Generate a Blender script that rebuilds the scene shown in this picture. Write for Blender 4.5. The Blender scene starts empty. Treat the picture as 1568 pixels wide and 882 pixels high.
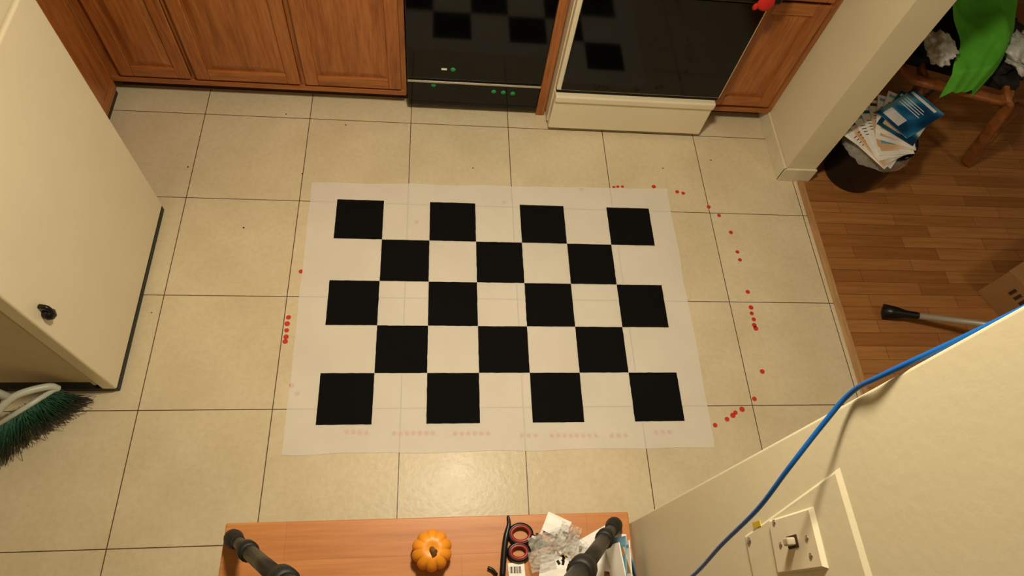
import bpy, bmesh, math, random
from mathutils import Matrix, Vector, noise
random.seed(7)
sc=bpy.context.scene
try: sc.view_settings.view_transform='Standard'
except Exception: pass

def lin(c):
    return tuple(((v/255)/12.92 if v/255<=0.04045 else ((v/255+0.055)/1.055)**2.4) for v in c[:3])+(1.0,)

# ---------------------------------------------------------------- materials
def base(name):
    m=bpy.data.materials.new(name); m.use_nodes=True
    nt=m.node_tree; p=nt.nodes['Principled BSDF']
    return m,nt,p
def N(nt,t,**k):
    n=nt.nodes.new(t)
    for a,b in k.items(): setattr(n,a,b)
    return n
def coords(nt,scale=(1,1,1),rot=(0,0,0),loc=(0,0,0)):
    tc=N(nt,'ShaderNodeTexCoord'); mp=N(nt,'ShaderNodeMapping')
    mp.inputs['Scale'].default_value=scale; mp.inputs['Rotation'].default_value=rot; mp.inputs['Location'].default_value=loc
    nt.links.new(tc.outputs['Object'],mp.inputs[0]); return mp.outputs[0]
def noi(nt,vec,scale,detail=4,rough=.6):
    n=N(nt,'ShaderNodeTexNoise'); n.inputs['Scale'].default_value=scale; n.inputs['Detail'].default_value=detail; n.inputs['Roughness'].default_value=rough
    nt.links.new(vec,n.inputs['Vector']); return n.outputs['Fac']
def ramp(nt,fac,stops):
    r=N(nt,'ShaderNodeValToRGB'); e=r.color_ramp.elements
    e[0].position=stops[0][0]; e[0].color=stops[0][1]; e[1].position=stops[-1][0]; e[1].color=stops[-1][1]
    for s in stops[1:-1]:
        q=e.new(s[0]); q.color=s[1]
    nt.links.new(fac,r.inputs[0]); return r.outputs[0]
def mix(nt,fac,a,b,mode='MIX'):
    m=N(nt,'ShaderNodeMix',data_type='RGBA',blend_type=mode)
    def s(i,v):
        if isinstance(v,bpy.types.NodeSocket): nt.links.new(v,m.inputs[i])
        else: m.inputs[i].default_value=v
    s(0,fac); s(6,a); s(7,b); return m.outputs[2]
def bump(nt,p,h,strength=.2,dist=.002):
    b=N(nt,'ShaderNodeBump'); b.inputs['Strength'].default_value=strength; b.inputs['Distance'].default_value=dist
    nt.links.new(h,b.inputs['Height']); nt.links.new(b.outputs[0],p.inputs['Normal'])
def mth(nt,op,a,b=None,c=None):
    m=N(nt,'ShaderNodeMath',operation=op)
    for i,v in enumerate((a,b,c)):
        if v is None: continue
        if isinstance(v,bpy.types.NodeSocket): nt.links.new(v,m.inputs[i])
        else: m.inputs[i].default_value=v
    return m.outputs[0]
def simple(name,col,rough=.5,metal=0,var=.08,scale=12,bmp=0,spec=None,alpha=1,coat=0):
    m,nt,p=base(name); c=lin(col)
    v=coords(nt); f=noi(nt,v,scale)
    d=tuple(x*(1-var*2) for x in c[:3])+(1,)
    nt.links.new(ramp(nt,f,[(.3,d),(.7,c)]),p.inputs['Base Color'])
    p.inputs['Roughness'].default_value=rough; p.inputs['Metallic'].default_value=metal
    if spec is not None: p.inputs['Specular IOR Level'].default_value=spec
    p.inputs['Alpha'].default_value=alpha
    p.inputs['Coat Weight'].default_value=coat
    if bmp: bump(nt,p,noi(nt,v,scale*8),bmp)
    return m
def wood(name,c1,c2,c3,scale,rough=.4,bmp=.1,coat=0):
    m,nt,p=base(name)
    v=coords(nt,scale)
    f=noi(nt,v,1.0,8,.65); f2=noi(nt,coords(nt,tuple(s*4 for s in scale)),1.0,4,.7)
    a=ramp(nt,f,[(.3,lin(c1)),(.5,lin(c2)),(.72,lin(c3))])
    g=ramp(nt,f2,[(.35,(.76,.72,.69,1)),(.6,(1,1,1,1))])
    nt.links.new(mix(nt,1.0,a,g,'MULTIPLY'),p.inputs['Base Color'])
    p.inputs['Roughness'].default_value=rough; p.inputs['Coat Weight'].default_value=coat
    bump(nt,p,f2,bmp,.001)
    return m

def tile_mat():
    m,nt,p=base('beige_tile')
    v=coords(nt); sx=N(nt,'ShaderNodeSeparateXYZ'); nt.links.new(v,sx.inputs[0])
    T=.4572
    def line(s):
        q=mth(nt,'DIVIDE',s,T); q=mth(nt,'ADD',q,20.5); q=mth(nt,'FRACT',q); q=mth(nt,'SUBTRACT',q,.5); q=mth(nt,'ABSOLUTE',q)
        return mth(nt,'MULTIPLY',q,T)
    d=mth(nt,'MINIMUM',line(sx.outputs[0]),line(sx.outputs[1]))
    g=mth(nt,'LESS_THAN',d,.0017)
    fx=mth(nt,'FLOOR',mth(nt,'DIVIDE',sx.outputs[0],T)); fy=mth(nt,'FLOOR',mth(nt,'DIVIDE',sx.outputs[1],T))
    cm=N(nt,'ShaderNodeCombineXYZ'); nt.links.new(fx,cm.inputs[0]); nt.links.new(fy,cm.inputs[1])
    wn=N(nt,'ShaderNodeTexWhiteNoise'); nt.links.new(cm.outputs[0],wn.inputs['Vector'])
    n1=noi(nt,v,4,5,.6); n2=noi(nt,v,50,4,.6)
    a=ramp(nt,n1,[(.3,lin((214,200,168))),(.7,lin((226,213,183)))])
    b=ramp(nt,n2,[(.35,(.94,.93,.91,1)),(.6,(1,1,1,1))])
    a=mix(nt,1.0,a,b,'MULTIPLY')
    t=ramp(nt,wn.outputs['Value'],[(0,(.95,.95,.94,1)),(1,(1,1,1,1))])
    a=mix(nt,1.0,a,t,'MULTIPLY')
    dirt=ramp(nt,noi(nt,v,110,2,.5),[(.74,(1,1,1,1)),(.79,(.74,.68,.58,1))])
    a=mix(nt,1.0,a,dirt,'MULTIPLY')
    a=mix(nt,g,a,lin((88,68,46)))
    nt.links.new(a,p.inputs['Base Color'])
    r=ramp(nt,n1,[(.3,(.32,.32,.32,1)),(.7,(.42,.42,.42,1))])
    nt.links.new(r,p.inputs['Roughness']); p.inputs['Specular IOR Level'].default_value=.38
    h=mth(nt,'ADD',noi(nt,v,42,3,.5),mth(nt,'MULTIPLY',g,-1.2))
    bump(nt,p,h,.5,.002)
    return m
def laminate_mat():
    m,nt,p=base('laminate_oak')
    v=coords(nt)
    br=N(nt,'ShaderNodeTexBrick'); br.offset=.37
    br.inputs['Scale'].default_value=1; br.inputs['Brick Width'].default_value=.42; br.inputs['Row Height'].default_value=.062
    br.inputs['Mortar Size'].default_value=.0009; br.inputs['Bias'].default_value=0
    br.inputs['Color1'].default_value=lin((150,98,50)); br.inputs['Color2'].default_value=lin((180,126,72)); br.inputs['Mortar'].default_value=lin((90,54,26))
    nt.links.new(v,br.inputs['Vector'])
    g=ramp(nt,noi(nt,coords(nt,(3,60,60)),1.0,6,.65),[(.3,(.70,.65,.60,1)),(.62,(1,1,1,1))])
    nt.links.new(mix(nt,1.0,br.outputs['Color'],g,'MULTIPLY'),p.inputs['Base Color'])
    p.inputs['Roughness'].default_value=.38
    return m
def table_mat():
    m,nt,p=base('table_wood')
    v=coords(nt)
    br=N(nt,'ShaderNodeTexBrick'); br.offset=.43
    br.inputs['Scale'].default_value=1; br.inputs['Brick Width'].default_value=.7; br.inputs['Row Height'].default_value=.085
    br.inputs['Mortar Size'].default_value=.0003
    br.inputs['Color1'].default_value=lin((176,112,58)); br.inputs['Color2'].default_value=lin((192,128,72)); br.inputs['Mortar'].default_value=lin((146,84,38))
    nt.links.new(v,br.inputs['Vector'])
    g=ramp(nt,noi(nt,coords(nt,(4,70,70)),1.0,6,.6),[(.3,(.76,.70,.64,1)),(.62,(1,1,1,1))])
    nt.links.new(mix(nt,1.0,br.outputs['Color'],g,'MULTIPLY'),p.inputs['Base Color'])
    p.inputs['Roughness'].default_value=.38
    return m
def wall_mat(name,col,b=.15):
    m,nt,p=base(name); v=coords(nt)
    c=lin(col); d=tuple(x*.94 for x in c[:3])+(1,)
    nt.links.new(ramp(nt,noi(nt,v,3,5),[(.3,d),(.7,c)]),p.inputs['Base Color'])
    p.inputs['Roughness'].default_value=.55
    bump(nt,p,noi(nt,v,70,3,.5),b,.002)
    return m
def sheet_mat():
    m,nt,p=base('white_plastic_sheet'); v=coords(nt)
    nt.links.new(ramp(nt,noi(nt,v,4,4),[(.3,lin((246,242,234))),(.7,lin((252,249,242)))]),p.inputs['Base Color'])
    p.inputs['Roughness'].default_value=.6; p.inputs['Alpha'].default_value=.58
    bump(nt,p,noi(nt,v,22,3,.5),.15,.002)
    return m
def bristle_mat():
    m,nt,p=base('broom_bristles'); v=coords(nt); sx=N(nt,'ShaderNodeSeparateXYZ'); nt.links.new(v,sx.inputs[0])
    mr=mth(nt,'MULTIPLY',sx.outputs[2],6.0)
    nt.links.new(ramp(nt,mr,[(.05,lin((62,62,56))),(.4,lin((24,38,32))),(.8,lin((10,78,54)))]),p.inputs['Base Color'])
    p.inputs['Roughness'].default_value=.5
    return m
def cover_mat(name,c1,c2,c3,sc_=4):
    m,nt,p=base(name); v=coords(nt)
    nt.links.new(ramp(nt,noi(nt,v,sc_,1,.4),[(.40,lin(c1)),(.5,lin(c2)),(.60,lin(c3))]),p.inputs['Base Color'])
    p.inputs['Roughness'].default_value=.3
    return m

M_tile=tile_mat(); M_lam=laminate_mat(); M_table=table_mat()
M_wall=wall_mat('wall_paint',(224,215,184)); M_ceil=wall_mat('ceiling_paint',(236,230,212))
M_trimw=simple('trim_paint',(228,219,192),.35)
M_sheet=sheet_mat(); M_ink=simple('black_print',(10,10,11),.85,var=.1,scale=6,spec=.14)
W1,W2,W3=(146,84,38),(168,102,50),(184,118,63)
M_oakV=wood('oak_vertical_grain',W1,W2,W3,(22,22,1.6),.38)
M_oakH=wood('oak_horizontal_grain',W1,W2,W3,(1.6,22,22),.38)
M_oakY=wood('oak_side_grain',W1,W2,W3,(22,1.6,22),.38)
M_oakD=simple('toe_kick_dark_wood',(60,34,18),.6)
M_strip=wood('threshold_wood',(170,126,80),(190,148,100),(204,166,118),(30,1.5,30),.4)
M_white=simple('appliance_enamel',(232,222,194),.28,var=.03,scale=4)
M_fside=simple('fridge_side_shaded_enamel',(200,184,150),.45,var=.06,scale=5)  # darker than the doors: the side's shade is put into the colour
M_blackglass=simple('black_glass',(7,7,7),.07,var=.1,spec=.3)
M_blackpl=simple('black_plastic',(16,16,16),.35,var=.1,spec=.35)
M_rubber=simple('black_rubber',(18,18,17),.6)
M_dark=simple('dark_gap',(12,11,9),.8)
M_plinth=simple('fridge_plinth',(14,30,26),.5)
M_steel=simple('brushed_steel',(200,198,190),.3,1.0,var=.05)
M_alu=simple('satin_aluminium',(176,172,162),.4,.35,var=.05)
M_counter=simple('laminate_counter',(210,196,165),.4)
M_red=simple('red_sticker',(206,52,34),.5,var=.05)
M_green=simple('green_sticker',(20,160,80),.5,var=.05)
M_blue=simple('blue_cable_jacket',(6,96,186),.4,var=.04)
M_orange=simple('pumpkin_skin',(236,150,34),.42,var=.08,scale=30,bmp=.08)
M_stem=simple('pumpkin_stem',(120,84,40),.7,bmp=.3,scale=60)
M_tripod=simple('tripod_dark_metal',(46,43,38),.42,.3)
M_paper=simple('white_paper',(236,234,230),.6,var=.03)
M_bagclear=simple('clear_plastic_bag',(224,222,214),.14,alpha=.42,var=.2,scale=40,bmp=.6)
M_redpl=simple('scissor_red_plastic',(140,30,22),.4)
M_yellow=simple('yellow_label',(206,176,40),.6)
M_toggle=simple('toggle_ivory',(200,186,156),.4)
M_bristle=bristle_mat()
M_whpl=simple('translucent_white_plastic',(190,194,182),.35)
M_cloth_g=simple('green_fabric',(84,176,42),.7,bmp=.2,scale=20)
M_cloth_d=simple('dark_fabric',(24,22,24),.85,bmp=.3,scale=20)
M_cloth_w=simple('white_crinkled_plastic',(208,208,206),.3,bmp=.5,scale=18,var=.12)
M_bent=wood('bentwood_birch',(124,72,34),(150,92,46),(166,106,58),(6,6,6),.35)
M_box=simple('cardboard',(158,118,72),.8,bmp=.1)
M_ink2=simple('cardboard_print',(60,44,30),.8)
M_crumb=simple('crumb_dark',(60,44,30),.8)
M_redcloth=simple('red_oven_mitt_cloth',(206,36,26),.8)
M_mag=[cover_mat('magazine_cover_blue',(14,52,88),(24,96,144),(110,168,190),7),
       cover_mat('magazine_cover_white',(236,234,228),(232,230,224),(206,206,204),6),
       cover_mat('magazine_cover_teal',(10,50,78),(40,110,140),(190,206,206),8),
       cover_mat('magazine_cover_photo',(206,170,130),(228,220,204),(150,160,164),5)]
M_glow,_nt,_p=base('lamp_glass'); _p.inputs['Emission Color'].default_value=(1,.85,.64,1); _p.inputs['Emission Strength'].default_value=3

# ---------------------------------------------------------------- mesh builder
class B:
    def __init__(s): s.v=[];s.f=[];s.m=[];s.sm=[];s.mats=[];s.M=Matrix.Identity(4)
    def mi(s,m):
        if m not in s.mats: s.mats.append(m)
        return s.mats.index(m)
    def add(s,vs,fs,mat,smooth=False):
        o=len(s.v); i=s.mi(mat)
        s.v+= [tuple(s.M@Vector(v)) for v in vs]
        for f in fs: s.f.append([o+k for k in f]); s.m.append(i); s.sm.append(smooth)
    def box(s,x0,x1,y0,y1,z0,z1,mat,bev=0,L=None):
        bm=bmesh.new(); bmesh.ops.create_cube(bm,size=1)
        for v in bm.verts:
            v.co=Vector(((x0+x1)/2+v.co.x*(x1-x0),(y0+y1)/2+v.co.y*(y1-y0),(z0+z1)/2+v.co.z*(z1-z0)))
        if bev>0: bmesh.ops.bevel(bm,geom=list(bm.edges),offset=bev,segments=3,affect='EDGES',profile=.5)
        if L is not None: bmesh.ops.transform(bm,matrix=L,verts=bm.verts)
        bm.verts.index_update()
        s.add([v.co[:] for v in bm.verts],[[v.index for v in f.verts] for f in bm.faces],mat,False); bm.free()
    def frustum(s,x0,x1,z0,z1,y,d,ins,mat):
        vs=[(x0,y,z0),(x1,y,z0),(x1,y,z1),(x0,y,z1),(x0+ins,y-d,z0+ins),(x1-ins,y-d,z0+ins),(x1-ins,y-d,z1-ins),(x0+ins,y-d,z1-ins)]
        s.add(vs,[[4,5,6,7],[0,1,5,4],[1,2,6,5],[2,3,7,6],[3,0,4,7]],mat)
    def tube(s,path,r,mat,n=12,flat=None,caps=True,closed=False):
        P=[Vector(p) for p in path]; k=len(P)
        if not hasattr(r,'__len__'): r=[r]*k
        vs=[];up=Vector((0,0,1)); prev=None
        for i in range(k):
            a=P[(i-1)%k] if (closed or i>0) else P[i]; b=P[(i+1)%k] if (closed or i<k-1) else P[i]
            t=(b-a)
            t=t.normalized() if t.length>1e-9 else Vector((0,0,1))
            if prev is None:
                u=up if abs(t.dot(up))<.95 else Vector((1,0,0))
                x=t.cross(u).normalized()
            else: x=(prev-t*prev.dot(t)).normalized()
            prev=x; y=t.cross(x)
            for j in range(n):
                an=2*math.pi*j/n; ca,sa=math.cos(an),math.sin(an)
                if flat:
                    e=.45
                    ca=math.copysign(abs(ca)**e,ca)*flat[0]; sa=math.copysign(abs(sa)**e,sa)*flat[1]
                else: ca*=r[i]; sa*=r[i]
                vs.append(P[i]+x*ca+y*sa)
        fs=[]
        for i in range(k if closed else k-1):
            for j in range(n):
                a=i*n+j;b=i*n+(j+1)%n;c=((i+1)%k)*n+(j+1)%n;d=((i+1)%k)*n+j
                fs.append([a,d,c,b])
        s.add(vs,fs,mat,True)
        if caps and not closed:
            s.add(vs[:n],[list(range(n))],mat); s.add(vs[-n:],[list(range(n))[::-1]],mat)
    def rev(s,prof,c,mat,n=32,axis='Z',smooth=True):
        vs=[]
        for r,h in prof:
            for j in range(n):
                a=2*math.pi*j/n; x,y=r*math.cos(a),r*math.sin(a)
                q={'Z':(x,y,h),'Y':(x,h,y),'X':(h,x,y)}[axis]
                vs.append((c[0]+q[0],c[1]+q[1],c[2]+q[2]))
        fs=[[i*n+j,i*n+(j+1)%n,(i+1)*n+(j+1)%n,(i+1)*n+j] for i in range(len(prof)-1) for j in range(n)]
        s.add(vs,fs,mat,smooth)
    def grid(s,fn,nu,nv,mat,smooth=True):
        vs=[fn(i/nu,j/nv) for j in range(nv+1) for i in range(nu+1)]
        fs=[[j*(nu+1)+i,j*(nu+1)+i+1,(j+1)*(nu+1)+i+1,(j+1)*(nu+1)+i] for j in range(nv) for i in range(nu)]
        s.add(vs,fs,mat,smooth)
    def blob(s,c,r,mat,amp=.3,freq=4,seed=0,sub=4):
        bm=bmesh.new(); bmesh.ops.create_icosphere(bm,subdivisions=sub,radius=1)
        for v in bm.verts:
            d=1+amp*noise.fractal(v.co*freq/2+Vector((seed,seed*2,0)),.9,2.0,4)
            v.co=Vector((c[0]+v.co.x*r[0]*d,c[1]+v.co.y*r[1]*d,c[2]+v.co.z*r[2]*d))
        bm.verts.index_update()
        s.add([v.co[:] for v in bm.verts],[[v.index for v in f.verts] for f in bm.faces],mat,True); bm.free()
    def build(s,name):
        me=bpy.data.meshes.new(name); me.from_pydata(s.v,[],s.f)
        for m in s.mats: me.materials.append(m)
        me.polygons.foreach_set('material_index',s.m); me.polygons.foreach_set('use_smooth',s.sm); me.update()
        bm=bmesh.new(); bm.from_mesh(me); bmesh.ops.remove_doubles(bm,verts=bm.verts,dist=1e-6); bmesh.ops.recalc_face_normals(bm,faces=bm.faces); bm.to_mesh(me); bm.free()
        o=bpy.data.objects.new(name,me); bpy.context.collection.objects.link(o); return o
def cat(pts,n=8):
    P=[Vector(p) for p in pts]; P=[P[0]*2-P[1]]+P+[P[-1]*2-P[-2]]; out=[]
    for i in range(1,len(P)-2):
        a,b,c,d=P[i-1:i+3]
        for k in range(n):
            t=k/n; out.append(.5*((2*b)+(c-a)*t+(2*a-5*b+4*c-d)*t*t+(3*b-a-3*c+d)*t**3))
    out.append(P[-2]); return out
def one(name,*a,**k):
    b=B(); b.box(*a,**k); return b.build(name)

# ---------------------------------------------------------------- room shell
one('floor',-1.0,2.775,-3.6,.75,-.05,0,M_tile)
one('floor_dining',2.775,5.4,-3.6,1.8,-.05,0,M_lam)
one('ceiling',-1.0,5.4,-3.6,1.8,2.5,2.6,M_ceil)
one('wall_back',-1.1,2.675,.75,.85,0,2.5,M_wall)
one('wall_left',-1.1,-1.0,-3.6,.75,0,2.5,M_wall)
one('wall_front',-1.1,5.5,-3.7,-3.6,0,2.5,M_wall)
one('wall_partition',2.675,2.82,-.245,1.8,0,2.5,M_wall)
one('wall_dining_back',2.675,5.5,1.8,1.9,0,2.5,M_wall)
one('wall_dining_right',5.4,5.5,-3.6,1.8,0,2.5,M_wall)
one('wall_right',1.511,1.64,-3.6,-1.895,0,2.5,M_wall,bev=.004)
one('baseboard_partition',2.662,2.674,-.257,.16,0,.085,M_trimw,bev=.003)
one('baseboard_partition_end',2.662,2.825,-.258,-.246,0,.085,M_trimw,bev=.003)
one('trim_threshold',2.762,2.796,-3.55,-.262,0,.008,M_strip,bev=.003)

# ---------------------------------------------------------------- cabinets
def door(b,x0,x1,z0,z1,y,w=.055,mv=M_oakV,mh=M_oakH):
    b.box(x0,x1,y-.010,y,z0,z1,mv)
    b.box(x0,x0+w,y-.020,y,z0,z1,mv,.004); b.box(x1-w,x1,y-.020,y,z0,z1,mv,.004)
    b.box(x0+w,x1-w,y-.0195,y,z0,z0+w,mh,.004); b.box(x0+w,x1-w,y-.0195,y,z1-w,z1,mh,.004)
    b.frustum(x0+w+.006,x1-w-.006,z0+w+.006,z1-w-.006,y-.010,.009,.028,mv)
YF=.100
b=B()
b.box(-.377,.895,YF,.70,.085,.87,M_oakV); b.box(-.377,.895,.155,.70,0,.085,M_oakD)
b.box(-.377,.893,.088,.104,.085,.112,M_oakH,.003)
for x0,x1 in((-.325,-.035),(-.012,.428),(.452,.872)):
    door(b,x0,x1,.128,.70,YF); door(b,x0,x1,.715,.85,YF,.03)
b.build('base_cabinet')
one('cabinet_filler_stile',1.507,1.549,.085,.70,0,.87,M_oakV,bev=.003)
b=B()
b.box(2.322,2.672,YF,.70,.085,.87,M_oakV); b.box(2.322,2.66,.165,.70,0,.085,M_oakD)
b.box(2.322,2.66,.088,.104,.085,.112,M_oakH,.003)
door(b,2.335,2.63,.135,.715,YF); door(b,2.335,2.63,.73,.85,YF,.03)
b.build('base_cabinet')
b=B(); b.M=Matrix.Translation((-.377,0,0))@Matrix.Rotation(math.pi/2,4,'Z')
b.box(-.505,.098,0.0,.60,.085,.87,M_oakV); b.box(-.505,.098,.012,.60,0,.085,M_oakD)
b.box(-.505,.075,-.012,.002,.06,.11,M_oakY,.003)
door(b,-.50,-.065,.128,.85,0,.05,M_oakV,M_oakY); b.box(-.055,.07,-.012,0,.12,.86,M_oakV,.003)
b.build('base_cabinet')
b=B(); b.box(-.96,1.548,.07,.745,.872,.91,M_counter,.006); b.box(-.96,-.36,-.505,.07,.872,.91,M_counter,.006); b.build('countertop')
one('countertop',2.322,2.672,.07,.745,.872,.91,M_counter,bev=.006)

# ---------------------------------------------------------------- dishwasher
b=B()
b.box(.90,1.503,.085,.68,.04,.868,M_blackpl)
b.box(.902,1.501,.062,.086,.222,.72,M_blackglass,.004)
b.box(.902,1.501,.050,.086,.73,.866,M_blackglass,.006)
b.box(.902,1.501,.056,.086,.204,.216,M_steel,.002)
b.box(.902,1.501,.070,.086,.05,.198,M_blackglass,.004)
b.box(.92,1.485,.12,.2,0,.05,M_dark)
for x,z,y in((1.101,.284,.0615),(1.017,.178,.0695),(1.291,.157,.0695),(1.335,.155,.0695),(1.379,.151,.0695)):
    b.rev([(0,-.0008),(.011,-.0008),(.011,.0005)],(x,y,z),M_green,20,'Y')
b.box(1.050,1.074,.0605,.062,.279,.289,M_paper)
b.build('dishwasher')

# ---------------------------------------------------------------- range
b=B()
b.box(1.553,2.316,.025,.68,.03,.895,M_white,.004)
for x in(1.60,2.26):
    for y in(.07,.6): b.rev([(.02,0),(.02,.03)],(x,y,0),M_blackpl,12)
b.box(1.557,2.304,-.018,.026,.03,.205,M_white,.006)
b.box(1.557,2.304,-.030,.026,.208,.246,M_white,.008)
b.box(1.560,2.31,-.002,.03,.246,.268,M_dark)
b.box(1.556,2.312,-.012,.026,.268,.785,M_white,.006)
b.box(1.575,2.303,-.018,-.006,.277,.778,M_blackglass,.003)
b.box(1.56,2.33,-.05,.03,.80,.89,M_blackpl,.01)
b.box(1.553,2.316,-.02,.68,.892,.905,M_blackglass,.004)
for x in(1.63,2.24): b.box(x-.012,x+.012,-.055,-.015,.785,.80,M_blackpl,.003)
for x in(1.66,1.80,1.94,2.08): b.rev([(0,-.03),(.02,-.028),(.022,0)],(x,-.05,.845),M_blackpl,20,'Y')
for x,y,r in((1.75,.15,.09),(2.12,.15,.075),(1.75,.45,.075),(2.12,.45,.09)):
    for k in(1,.7,.4): b.tube([(x+r*k*math.cos(a*math.pi/16),y+r*k*math.sin(a*math.pi/16),.912) for a in range(32)],.005,M_blackpl,8,closed=True)
b.build('oven_range')
b=B()
b.blob((2.255,-.068,.826),(.032,.013,.04),M_redcloth,.15,3,2,3); b.blob((2.222,-.069,.805),(.011,.009,.016),M_redcloth,.1,3,5,2)
b.build('red_oven_mitt')

# ---------------------------------------------------------------- fridge
b=B()
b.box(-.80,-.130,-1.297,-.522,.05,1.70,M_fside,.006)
b.box(-.131,-.121,-1.285,-.535,.06,1.69,M_dark)
b.box(-.122,-.072,-1.303,-.517,.030,1.066,M_white,.007)
b.box(-.122,-.072,-1.303,-.517,1.076,1.70,M_white,.007)
b.box(-.79,-.073,-1.300,-.520,.0,.029,M_plinth,.004)
b.box(-.79,-.14,-1.2985,-.521,.029,.085,M_dark)
b.tube(cat([(-.072,-1.262,.545),(-.050,-1.262,.548),(-.044,-1.262,.566),(-.050,-1.257,.588),(-.070,-1.254,.592)],6),.007,M_blackpl,10)
b.rev([(0,.03),(.015,.026),(.018,.014),(.012,0)],(-.072,-1.262,.558),M_blackpl,20,'X')
b.tube([(-.060,-1.275,1.12),(-.035,-1.275,1.14),(-.035,-1.275,1.42),(-.060,-1.275,1.44)],.009,M_blackpl,10)
b.build('refrigerator')

# ---------------------------------------------------------------- checkerboard sheet
b=B()
c00=Vector((.501,-.361,0));c10=Vector((2.098,-.332,0));c11=Vector((2.099,-1.534,0));c01=Vector((.510,-1.537,0))
def sh(u,v):
    p=(c00*(1-u)+c10*u)*(1-v)+(c01*(1-u)+c11*u)*v
    e=min(u,1-u,v,1-v)
    w=noise.noise(Vector((p.x*6,p.y*6,3)))*.007*(1 if e<.001 else 0)
    return (p.x+w,p.y+w,.0030)
b.grid(sh,80,60,M_sheet)
S=.1973
for j in range(5):
    for i in range(7):
        if (i+j)%2==0:
            x0=.6146+S*i; y0=-.4454-S*j
            vs=[];n=12
            for k in range(n): vs.append((x0+S*k/n,y0+.0015*noise.noise(Vector((k*2.1,i,j))),.0036))
            for k in range(n): vs.append((x0+S+.0015*noise.noise(Vector((k*1.7,i+5,j))),y0-S*k/n,.0036))
            for k in range(n): vs.append((x0+S-S*k/n,y0-S+.0015*noise.noise(Vector((k*1.3,i,j+9))),.0036))
            for k in range(n): vs.append((x0+.0015*noise.noise(Vector((k*2.7,i+3,j+2))),y0-S+S*k/n,.0036))
            b.add(vs,[list(range(len(vs)))[::-1]],M_ink)
b.build('checkerboard_sheet')
dots=[(1.693,-.348),(1.848,-.330),(1.867,-.326),(1.889,-.325),(2.040,-.319),(2.149,-.344),(2.177,-.351),(2.287,-.424),(2.328,-.470),(2.366,-.561),(2.375,-.664),(2.378,-.705),(2.379,-.865),(2.377,-.940),(2.374,-.968),(2.377,-.996),(2.373,-1.023),(2.376,-1.038),(2.360,-1.230),(2.300,-1.345),(2.239,-1.387),(2.209,-1.400),(2.196,-1.411),(2.169,-1.426),(2.116,-1.449),(.499,-.801),(.473,-1.005),(.471,-1.032),(.472,-1.060),(.473,-1.087),(.472,-1.106)]
def row(x0,x1,n,y0,y1): return [(x0+(x1-x0)*k/(n-1),y0+(y1-y0)*k/(n-1)) for k in range(n)]
pink=row(.725,.795,4,-1.457,-1.462)+row(.893,1.033,7,-1.466,-1.465)+row(1.115,1.234,6,-1.469,-1.470)+row(1.360,1.412,3,-1.479,-1.480)+row(1.473,1.640,8,-1.481,-1.483)+row(1.702,1.756,3,-1.484,-1.485)+row(1.876,1.929,3,-1.474,-1.474)+[(.515,-1.281),(.537,-1.313),(.954,-.549),(1.335,-.433)]
b=B()
for k,(x,y) in enumerate(dots+pink):
    r=.0085 if k>=len(dots) else random.uniform(.0085,.0108)
    if k<len(dots) and 0<k<4: r=.007
    b.rev([(0,.0012),(r,.0012),(r,0)],(x,y,.0002),M_red,20,smooth=False)
b.build('red_dot_stickers')
b=B()
for x,y in((.455,-.315),(-.03,-.99),(.62,-.03),(.0,-.13),(2.1,-.21),(1.2,-.25),(.35,.02),(2.35,-.15),(.25,-.6),(-.02,-.3)):
    b.blob((x,y,.0022),(random.uniform(.002,.004),random.uniform(.002,.004),.002),M_crumb,.3,3,x*9,2)
b.build('floor_crumbs')

# ---------------------------------------------------------------- table + things on it
b=B()
b.box(.565,1.506,-2.50,-1.872,.720,.75,M_table,.004)
b.box(.60,1.47,-2.46,-1.90,.64,.72,M_oakH)
for x in(.605,1.415):
    for y in(-2.455,-1.96): b.box(x,x+.05,y,y+.05,0,.66,M_oakV,.004)
b.build('wooden_table')
b=B()
def pk(u,v):
    th=2*math.pi*u; ph=math.pi*v
    rib=.88+.12*abs(math.sin(5*th))**.6
    k=math.sin(ph)**.8
    r=.046*k*(1-(1-rib)*min(1,k*1.3))
    z=.033*math.cos(ph)*(1 if math.cos(ph)>0 else .9)-.007*math.exp(-(k/.3)**2)*(1 if ph<1.5 else -.6)
    return (1.030+r*math.cos(th),-1.948+r*math.sin(th),.780+z)
b.grid(pk,120,30,M_orange)
b.tube(cat([(1.030,-1.948,.80),(1.031,-1.950,.813),(1.037,-1.957,.822)],5),[.010,.008,.007,.006,.0058,.0056,.0055,.0056,.006,.0062,.0065],M_stem,8)
b.build('mini_pumpkin')
A=Vector((1.05,-2.19,1.75))
b=B()
for F in((.582,-1.902,.751),(1.470,-1.900,.751),(1.03,-2.46,.751)):
    F=Vector(F); d=(A-F).normalized(); L=(A-F).length
    def seg(pr):
        b.tube([F+d*t for t,_ in pr],[r for _,r in pr],m_,16)
    m_=M_rubber; seg([(.012,.010),(.014,.019),(.040,.020),(.055,.0165),(.09,.015)])
    m_=M_tripod; seg([(.09,.0125),(.19,.0125)])
    m_=M_rubber; seg([(.18,.014),(.185,.020),(.215,.020),(.22,.014)])
    m_=M_tripod; seg([(.22,.0145),(.50,.0145)])
    m_=M_rubber; seg([(.49,.018),(.495,.024),(.53,.024),(.535,.018)])
    m_=M_tripod; seg([(.53,.0175),(L,.0175)])
b.rev([(0,-.05),(.05,-.05),(.055,.04),(.03,.06),(0,.06)],A,M_rubber,24)
b.tube([A,(1.05,-2.22,2.12)],.014,M_tripod,16)
b.box(1.01,1.09,-2.27,-2.19,2.12,2.16,M_rubber,.008)
b.build('camera_tripod')
def TP(x,y,z=.752): return (1.305+(x-840)*.00155,-1.921-(y-820)*.00137,z)
b=B()
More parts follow.
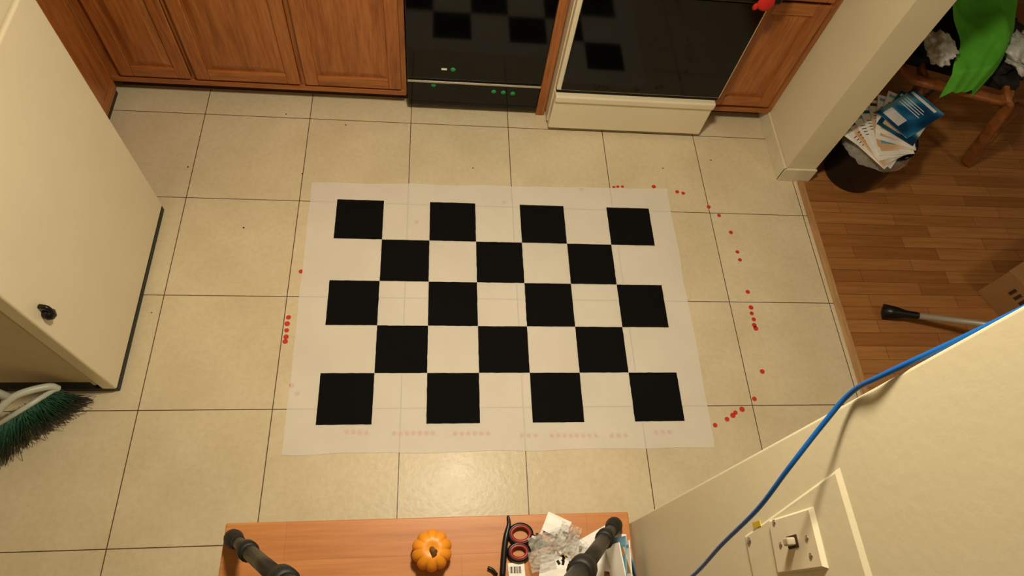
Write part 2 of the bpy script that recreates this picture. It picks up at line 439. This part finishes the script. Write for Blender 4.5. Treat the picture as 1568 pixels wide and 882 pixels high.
for cx_,cy_,rx,ry in((796,817,.022,.017),(792,846,.019,.014)):
    c=TP(cx_,cy_,.760)
    b.tube([(c[0]+rx*math.cos(a*math.pi/14),c[1]+ry*math.sin(a*math.pi/14),c[2]+.001) for a in range(28)],.0042,M_redpl,10,closed=True)
    b.tube([(c[0]+(rx+.004)*math.cos(a*math.pi/14),c[1]+(ry+.004)*math.sin(a*math.pi/14),c[2]-.001) for a in range(28)],.005,M_blackpl,8,closed=True)
b.tube([TP(810,820,.759),TP(830,830,.758)],.006,M_blackpl); b.tube([TP(805,842,.757),TP(830,832,.756)],.006,M_blackpl)
b.add([TP(828,826,.758),TP(832,835,.758),TP(905,842,.7575),TP(832,833,.761)],[[0,1,2],[0,2,3],[1,3,2],[0,3,1]],M_steel)
b.add([TP(828,829,.756),TP(832,837,.756),TP(903,826,.756),TP(832,833,.759)],[[0,1,2],[0,2,3],[1,3,2],[0,3,1]],M_steel)
b.build('scissors')
b=B(); b.tube(cat([TP(778,786,.758),TP(779,800,.757),TP(774,820,.758),TP(770,845,.759),TP(766,885,.759)],6),[.003+.004*min(1,i/12) for i in range(25)],M_blackpl,10)
b.tube(cat([TP(745,868,.757),TP(752,872,.758),TP(758,880,.757)],4),.004,M_blackpl,8); b.build('black_pen')
def sheetp(b,c,w,h,rot,mat,z,amp=.004,seed=0,nx=12,ny=12,fr=3,sm=True):
    ca,sa=math.cos(rot),math.sin(rot)
    def f(u,v):
        x=(u-.5)*w;y=(v-.5)*h
        return (c[0]+ca*x-sa*y,c[1]+sa*x+ca*y,z+amp*(1+noise.noise(Vector((u*fr+seed,v*fr,seed)))))
    b.grid(f,nx,ny,mat,sm)
b=B()
sheetp(b,TP(852,806),.060,.045,-.45,M_paper,.762,.002,1)
sheetp(b,TP(905,848),.12,.070,.45,M_paper,.756,.004,2)
sheetp(b,TP(938,852),.060,.085,-.10,M_paper,.760,.002,3)
sheetp(b,TP(788,874),.038,.034,.05,M_paper,.753,.001,4)
sheetp(b,TP(870,878),.15,.05,-.2,M_paper,.764,.003,5)
sheetp(b,TP(840,868),.05,.04,.5,M_mag[3],.762,.002,6)
for k in range(9): b.box(0,.0010+.001*(k%2),0,.014,0,.0004,M_ink,L=Matrix.Translation((TP(778+k*2.0,866)[0],TP(0,878)[1],.7552)))
b.build('paper_notes')
b=B()
for k,(x,y,w,h,r) in enumerate(((836,838,.085,.06,.3),(868,824,.05,.055,-.4),(825,860,.06,.045,.2),(878,846,.055,.045,.8))):
    sheetp(b,TP(x,y),w,h,r,M_bagclear,.768+.001*k,.006,k*3+9,36,36,7,False)
for k in range(30):
    x,y=random.uniform(815,892),random.uniform(815,872); m_=random.choice([M_steel,M_dark,M_ink2,M_yellow,M_steel,M_paper,M_dark])
    b.box(-.005,.005,-.003,.003,0,.003,m_,L=Matrix.Translation(TP(x,y,.7655))@Matrix.Rotation(random.uniform(0,3),4,'Z'))
b.build('clear_parts_bags')
b=B()
for k,(m_,x,y,r) in enumerate(((M_paper,1.455,-2.00,.1),(M_mag[0],1.462,-1.985,-.1),(M_mag[3],1.470,-2.01,.2),(M_paper,1.472,-1.995,-.05),(M_mag[2],1.478,-2.005,.1))):
    b.box(-.0015,.0015,-.05,.05,-.035,.035,m_,L=Matrix.Translation((x-.005,y,.790))@Matrix.Rotation(r,4,'Z')@Matrix.Rotation(.25,4,'Y'))
b.build('seed_packets')
b=B(); b.tube(cat([TP(925,840,.775),TP(945,850,.785),TP(955,868,.775),TP(958,885,.765)],6),.002,M_blackpl,8); b.build('black_wire')
b=B(); b.tube([TP(330,878,.756),TP(380,880,.756)],.004,M_steel,10); b.box(-.012,.012,-.006,.006,0,.01,M_steel,.002,L=Matrix.Translation(TP(352,880,.751))); b.build('metal_clip')

# ---------------------------------------------------------------- wall plate + cable
b=B()
X=1.5105
def plate(poly,x0,x1,ins,mat):
    cy_=sum(p[0] for p in poly)/4; cz_=sum(p[1] for p in poly)/4
    v=[(x0,y,z) for y,z in poly]+[(x1,y+(cy_-y)*ins,z+(cz_-z)*ins) for y,z in poly]
    b.add(v,[[4,5,6,7]]+[[i,(i+1)%4,4+(i+1)%4,4+i] for i in range(4)],mat)
plate([(-2.002,1.343),(-1.960,1.632),(-2.135,1.640),(-2.165,1.345)],X+.001,X-.003,.06,M_wall)
plate([(-1.993,1.440),(-1.994,1.560),(-2.067,1.560),(-2.065,1.434)],X-.003,X-.008,.09,M_white)
b.box(X-.0090,X-.007,-2.037,-2.021,1.485,1.512,M_ink2,.0004)
b.box(X-.020,X-.008,-2.034,-2.024,1.494,1.507,M_toggle,.002)
for y,z in((-2.029,1.465),(-2.029,1.535),(-1.999,1.46),(-2.05,1.535)): b.rev([(0,-.0015),(.0035,-.0012),(.004,.001)],(X-.0078,y,z),M_steel,14,'X')
b.rev([(0,-.0015),(.005,-.0012),(.006,.001)],(X-.0032,-2.012,1.362),M_steel,14,'X')
b.box(X-.0038,X-.0025,-1.997,-1.989,1.385,1.410,M_yellow)
b.build('light_switch')
b=B()
# wall point (y,z) as measured along the wall, lifted d off the wall
def lift(y,z,d):
    t=(.4902-d)/.4902
    return (1.511-d,-2.117+t*(y+2.117),2.3766-t*(2.3766-z))
path=cat([(1.75,-1.84,2.25),(1.60,-1.868,2.02),(1.535,-1.885,1.86),(1.505,-1.891,1.76),(1.504,-1.891,1.70),lift(-1.905,1.621,.022),lift(-1.937,1.515,.046),lift(-1.972,1.403,.054),lift(-2.005,1.25,.046),lift(-2.042,1.095,.032),(1.485,-2.08,.93),(1.492,-2.14,.775)],10)
b.tube(path,.0031,M_blue,10); b.build('blue_network_cable')

# ---------------------------------------------------------------- broom
b=B()
H0=Vector((-.345,-1.455,.145));H1=Vector((-.225,-1.345,.135));T0=Vector((-.43,-1.585,.003));T1=Vector((-.155,-1.335,.003))
for k in range(520):
    u=random.random(); j=Vector((random.gauss(0,.012),random.gauss(0,.012),0))
    a=H0.lerp(H1,u)+Vector((random.gauss(0,.006),random.gauss(0,.006),0)); e=T0.lerp(T1,min(1,max(0,u+random.gauss(0,.05))))+j; e.z=random.uniform(.002,.03)
    if e.y>-1.309: e.y=-1.309
    mid=a.lerp(e,.5)+Vector((.008,-.008,.012))+j*.3
    b.tube([a,mid,e],[.0014,.0012,.0008],M_bristle,4)
d=(H1-H0)
b.tube(cat([H0-d*.12+Vector((0,0,-.01)),H0+Vector((-.012,.012,.02)),H0.lerp(H1,.5)+Vector((-.02,.02,.045)),H1+Vector((-.008,.008,.02)),H1+d*.1+Vector((0,0,-.01))],6),.012,M_whpl,12)
b.tube([H0-d*.1,H1+d*.08],.009,M_whpl,12)
b.tube([H0.lerp(H1,.45)+Vector((-.02,.02,.03)),Vector((-.40,-1.36,.30)),Vector((-.62,-1.335,.95))],[.014,.012,.011],M_whpl,12)
b.build('broom')

# ---------------------------------------------------------------- dining side
b=B()
cb=(3.055,-.19,0)
b.rev([(0,.004),(.120,.004),(.125,0),(.130,.01),(.155,.28),(.160,.285),(.157,.29),(.148,.28),(.122,.02),(0,.02)],cb,M_blackpl,40)
# clear liner folded over the rim
def liner(u,v):
    a=2*math.pi*u; rr=.150+.016*v+.006*noise.noise(Vector((math.cos(a)*5,math.sin(a)*5,v*3)))
    z=.285-.09*max(0,v-.25)+.01*noise.noise(Vector((math.cos(a)*8,math.sin(a)*8,v)))
    return (cb[0]+rr*math.cos(a),cb[1]+rr*math.sin(a),z)
b.grid(liner,96,8,M_bagclear)
b.build('wastebasket')
b=B()
spec=[(1,2.975,-.245,.300,48),(1,2.965,-.250,.306,38),(3,2.985,-.240,.312,28),(1,3.00,-.225,.318,16),(1,3.03,-.21,.324,6),(3,3.06,-.18,.330,-4),(1,3.085,-.165,.336,-18),(1,3.11,-.15,.342,-30),(2,3.135,-.15,.348,-42),(0,3.155,-.13,.356,-58)]
for k,(m_,x,y,z,r) in enumerate(spec):
    L=Matrix.Translation((x,y,z))@Matrix.Rotation(math.radians(r),4,'Z')@Matrix.Rotation(math.radians(4),4,'X')
    b.box(-.09,.09,-.13,.13,0,.004,M_mag[m_],.001,L=L)
    t=M_paper if m_ in(0,2) else M_ink2
    b.box(-.08,.06,.095,.112,.004,.0045,t if m_!=1 else M_mag[0],L=L)
    b.box(-.07,.02,-.11,-.05,.004,.0045,M_mag[(m_+1)%4] if m_!=1 else M_mag[3],L=L)
    for q in range(4): b.box(-.075,.03+.01*(q%2),.055-q*.016,.059-q*.016,.004,.0045,t,L=L)
b.build('magazine_stack')
b=B()
def frame(off):
    o=Vector(off)
    pts=[(4.20,.30,.02),(3.95,.10,.02),(3.74,-.09,.02),(3.69,-.12,.05),(3.63,-.13,.25),(3.585,-.125,.42),(3.56,-.10,.455),(3.62,.10,.47),(3.75,.40,.50)]
    b.tube(cat([Vector(p)+o for p in pts],6),1,M_bent,14,flat=(.026,.013))
frame((0,0,0)); frame((-.36,.14,0))
b.tube(cat([(3.14,.30,.46),(3.10,.12,.455),(3.13,.00,.45),(3.22,-.035,.45),(3.40,-.08,.45),(3.53,-.115,.45),(3.585,-.07,.455),(3.63,.06,.46)],6),1,M_bent,14,flat=(.024,.014))
b.box(-.26,.26,-.25,.25,-.03,.03,M_cloth_d,.02,L=Matrix.Translation((3.44,.24,.475))@Matrix.Rotation(-.3,4,'Z'))
b.box(-.26,.26,-.03,.03,0,.5,M_cloth_d,.02,L=Matrix.Translation((3.52,.52,.45))@Matrix.Rotation(-.3,4,'Z')@Matrix.Rotation(-.25,4,'X'))
b.blob((3.22,.27,.52),(.13,.17,.05),M_cloth_d,.5,4,11,4); b.blob((3.55,.22,.50),(.24,.24,.05),M_cloth_d,.4,4,15,4)
b.build('bentwood_armchair')
b=B()
def gb(u,v):
    A0=Vector((3.22,-.13,.53));A1=Vector((3.39,-.11,.53));B0=Vector((3.22,.38,.72));B1=Vector((3.66,.40,.72))
    p=A0.lerp(A1,u).lerp(B0.lerp(B1,u),v)
    p.x+=.05*math.exp(-((v-.35)/.16)**2)*(1-u)+.05*math.sin(math.pi*min(1,v*1.3))*u
    p.z+=.022*math.sin(u*10+v*3)*(.4+v)+.04*noise.noise(Vector((u*4,v*4,1)))+.04*math.sin(math.pi*u)+.01
    if v<.08: p.z-=(.08-v)*1.0
    return p
b.grid(gb,60,60,M_cloth_g); b.build('green_shopping_bag')
b=B(); b.blob((3.175,.02,.60),(.05,.085,.045),M_cloth_w,.5,5,3,4); b.build('white_plastic_bag')
b=B(); b.blob((3.60,.03,.59),(.08,.12,.05),M_cloth_w,.5,5,8,4); b.build('white_plastic_bag')
b=B()
p0=Vector((3.04,-.985,.045)); dr=Vector((.288,-.10,.11)).normalized()
b.tube([p0-dr*.085,p0-dr*.08,p0-dr*.03,p0+dr*.005,p0+dr*.05,p0+dr*.06],[.012,.034,.028,.018,.016,.013],M_blackpl,16,)
b.tube([p0+dr*.05,p0+dr*.95],.0135,M_alu,16)
b.tube([p0+dr*.33,p0+dr*.35],.017,M_blackpl,16)
b.build('vacuum_tube')
b=B()
b.M=Matrix.Translation((3.80,-.87,0))@Matrix.Rotation(math.radians(28),4,'Z')
b.box(-.27,.27,-.17,.17,.0,.19,M_box,.003); b.box(-.272,.272,-.172,-.002,.19,.194,M_box); b.box(-.272,.272,.002,.172,.19,.194,M_box)
for k in range(9): b.box(-.262+k*.018,-.252+k*.018,-.12,-.09,.194,.1946,M_ink2)
for k in range(7): b.box(-.262+k*.018,-.252+k*.018,-.07,-.045,.194,.1946,M_ink2)
for k in range(9): b.box(-.2705,-.2695,-.14+k*.028,-.125+k*.028,.11,.15,M_ink2)
b.M=Matrix.Identity(4)
b.build('cardboard_box')

# ---------------------------------------------------------------- lamp + lights
b=B(); b.rev([(.0,-.09),(.09,-.08),(.15,-.045),(.165,0)],(1.18,-1.17,2.495),M_glow,40); b.rev([(.165,-.012),(.18,-.01),(.18,0)],(1.18,-1.17,2.499),M_steel,40); b.build('ceiling_lamp')
def area(name,loc,power,size,col):
    l=bpy.data.lights.new(name,'AREA'); l.shape='DISK'; l.size=size; l.energy=power; l.color=col
    o=bpy.data.objects.new(name,l); o.location=loc; bpy.context.collection.objects.link(o); return o
area('ceiling_light',(1.18,-1.17,2.39),40,.24,(1,.85,.62))
area('dining_fill_light',(4.0,-1.8,2.45),8,.4,(1,.84,.64))  # added fill without a fixture, brightens the dining floor
w=bpy.data.worlds.new('world'); sc.world=w; w.use_nodes=True
w.node_tree.nodes['Background'].inputs[0].default_value=(1,.85,.65,1); w.node_tree.nodes['Background'].inputs[1].default_value=.1

# ---------------------------------------------------------------- camera
cd=bpy.data.cameras.new('camera'); co=bpy.data.objects.new('camera',cd); bpy.context.collection.objects.link(co); sc.camera=co
M=Matrix.Rotation(-.2576,4,'Z')@Matrix.Rotation(.4998,4,'X')@Matrix.Rotation(.2415,4,'Z')
M.translation=(1.0208,-2.117,2.3766); co.matrix_world=M
cd.sensor_width=36; cd.lens=1001.955/1568*36; cd.clip_start=.02
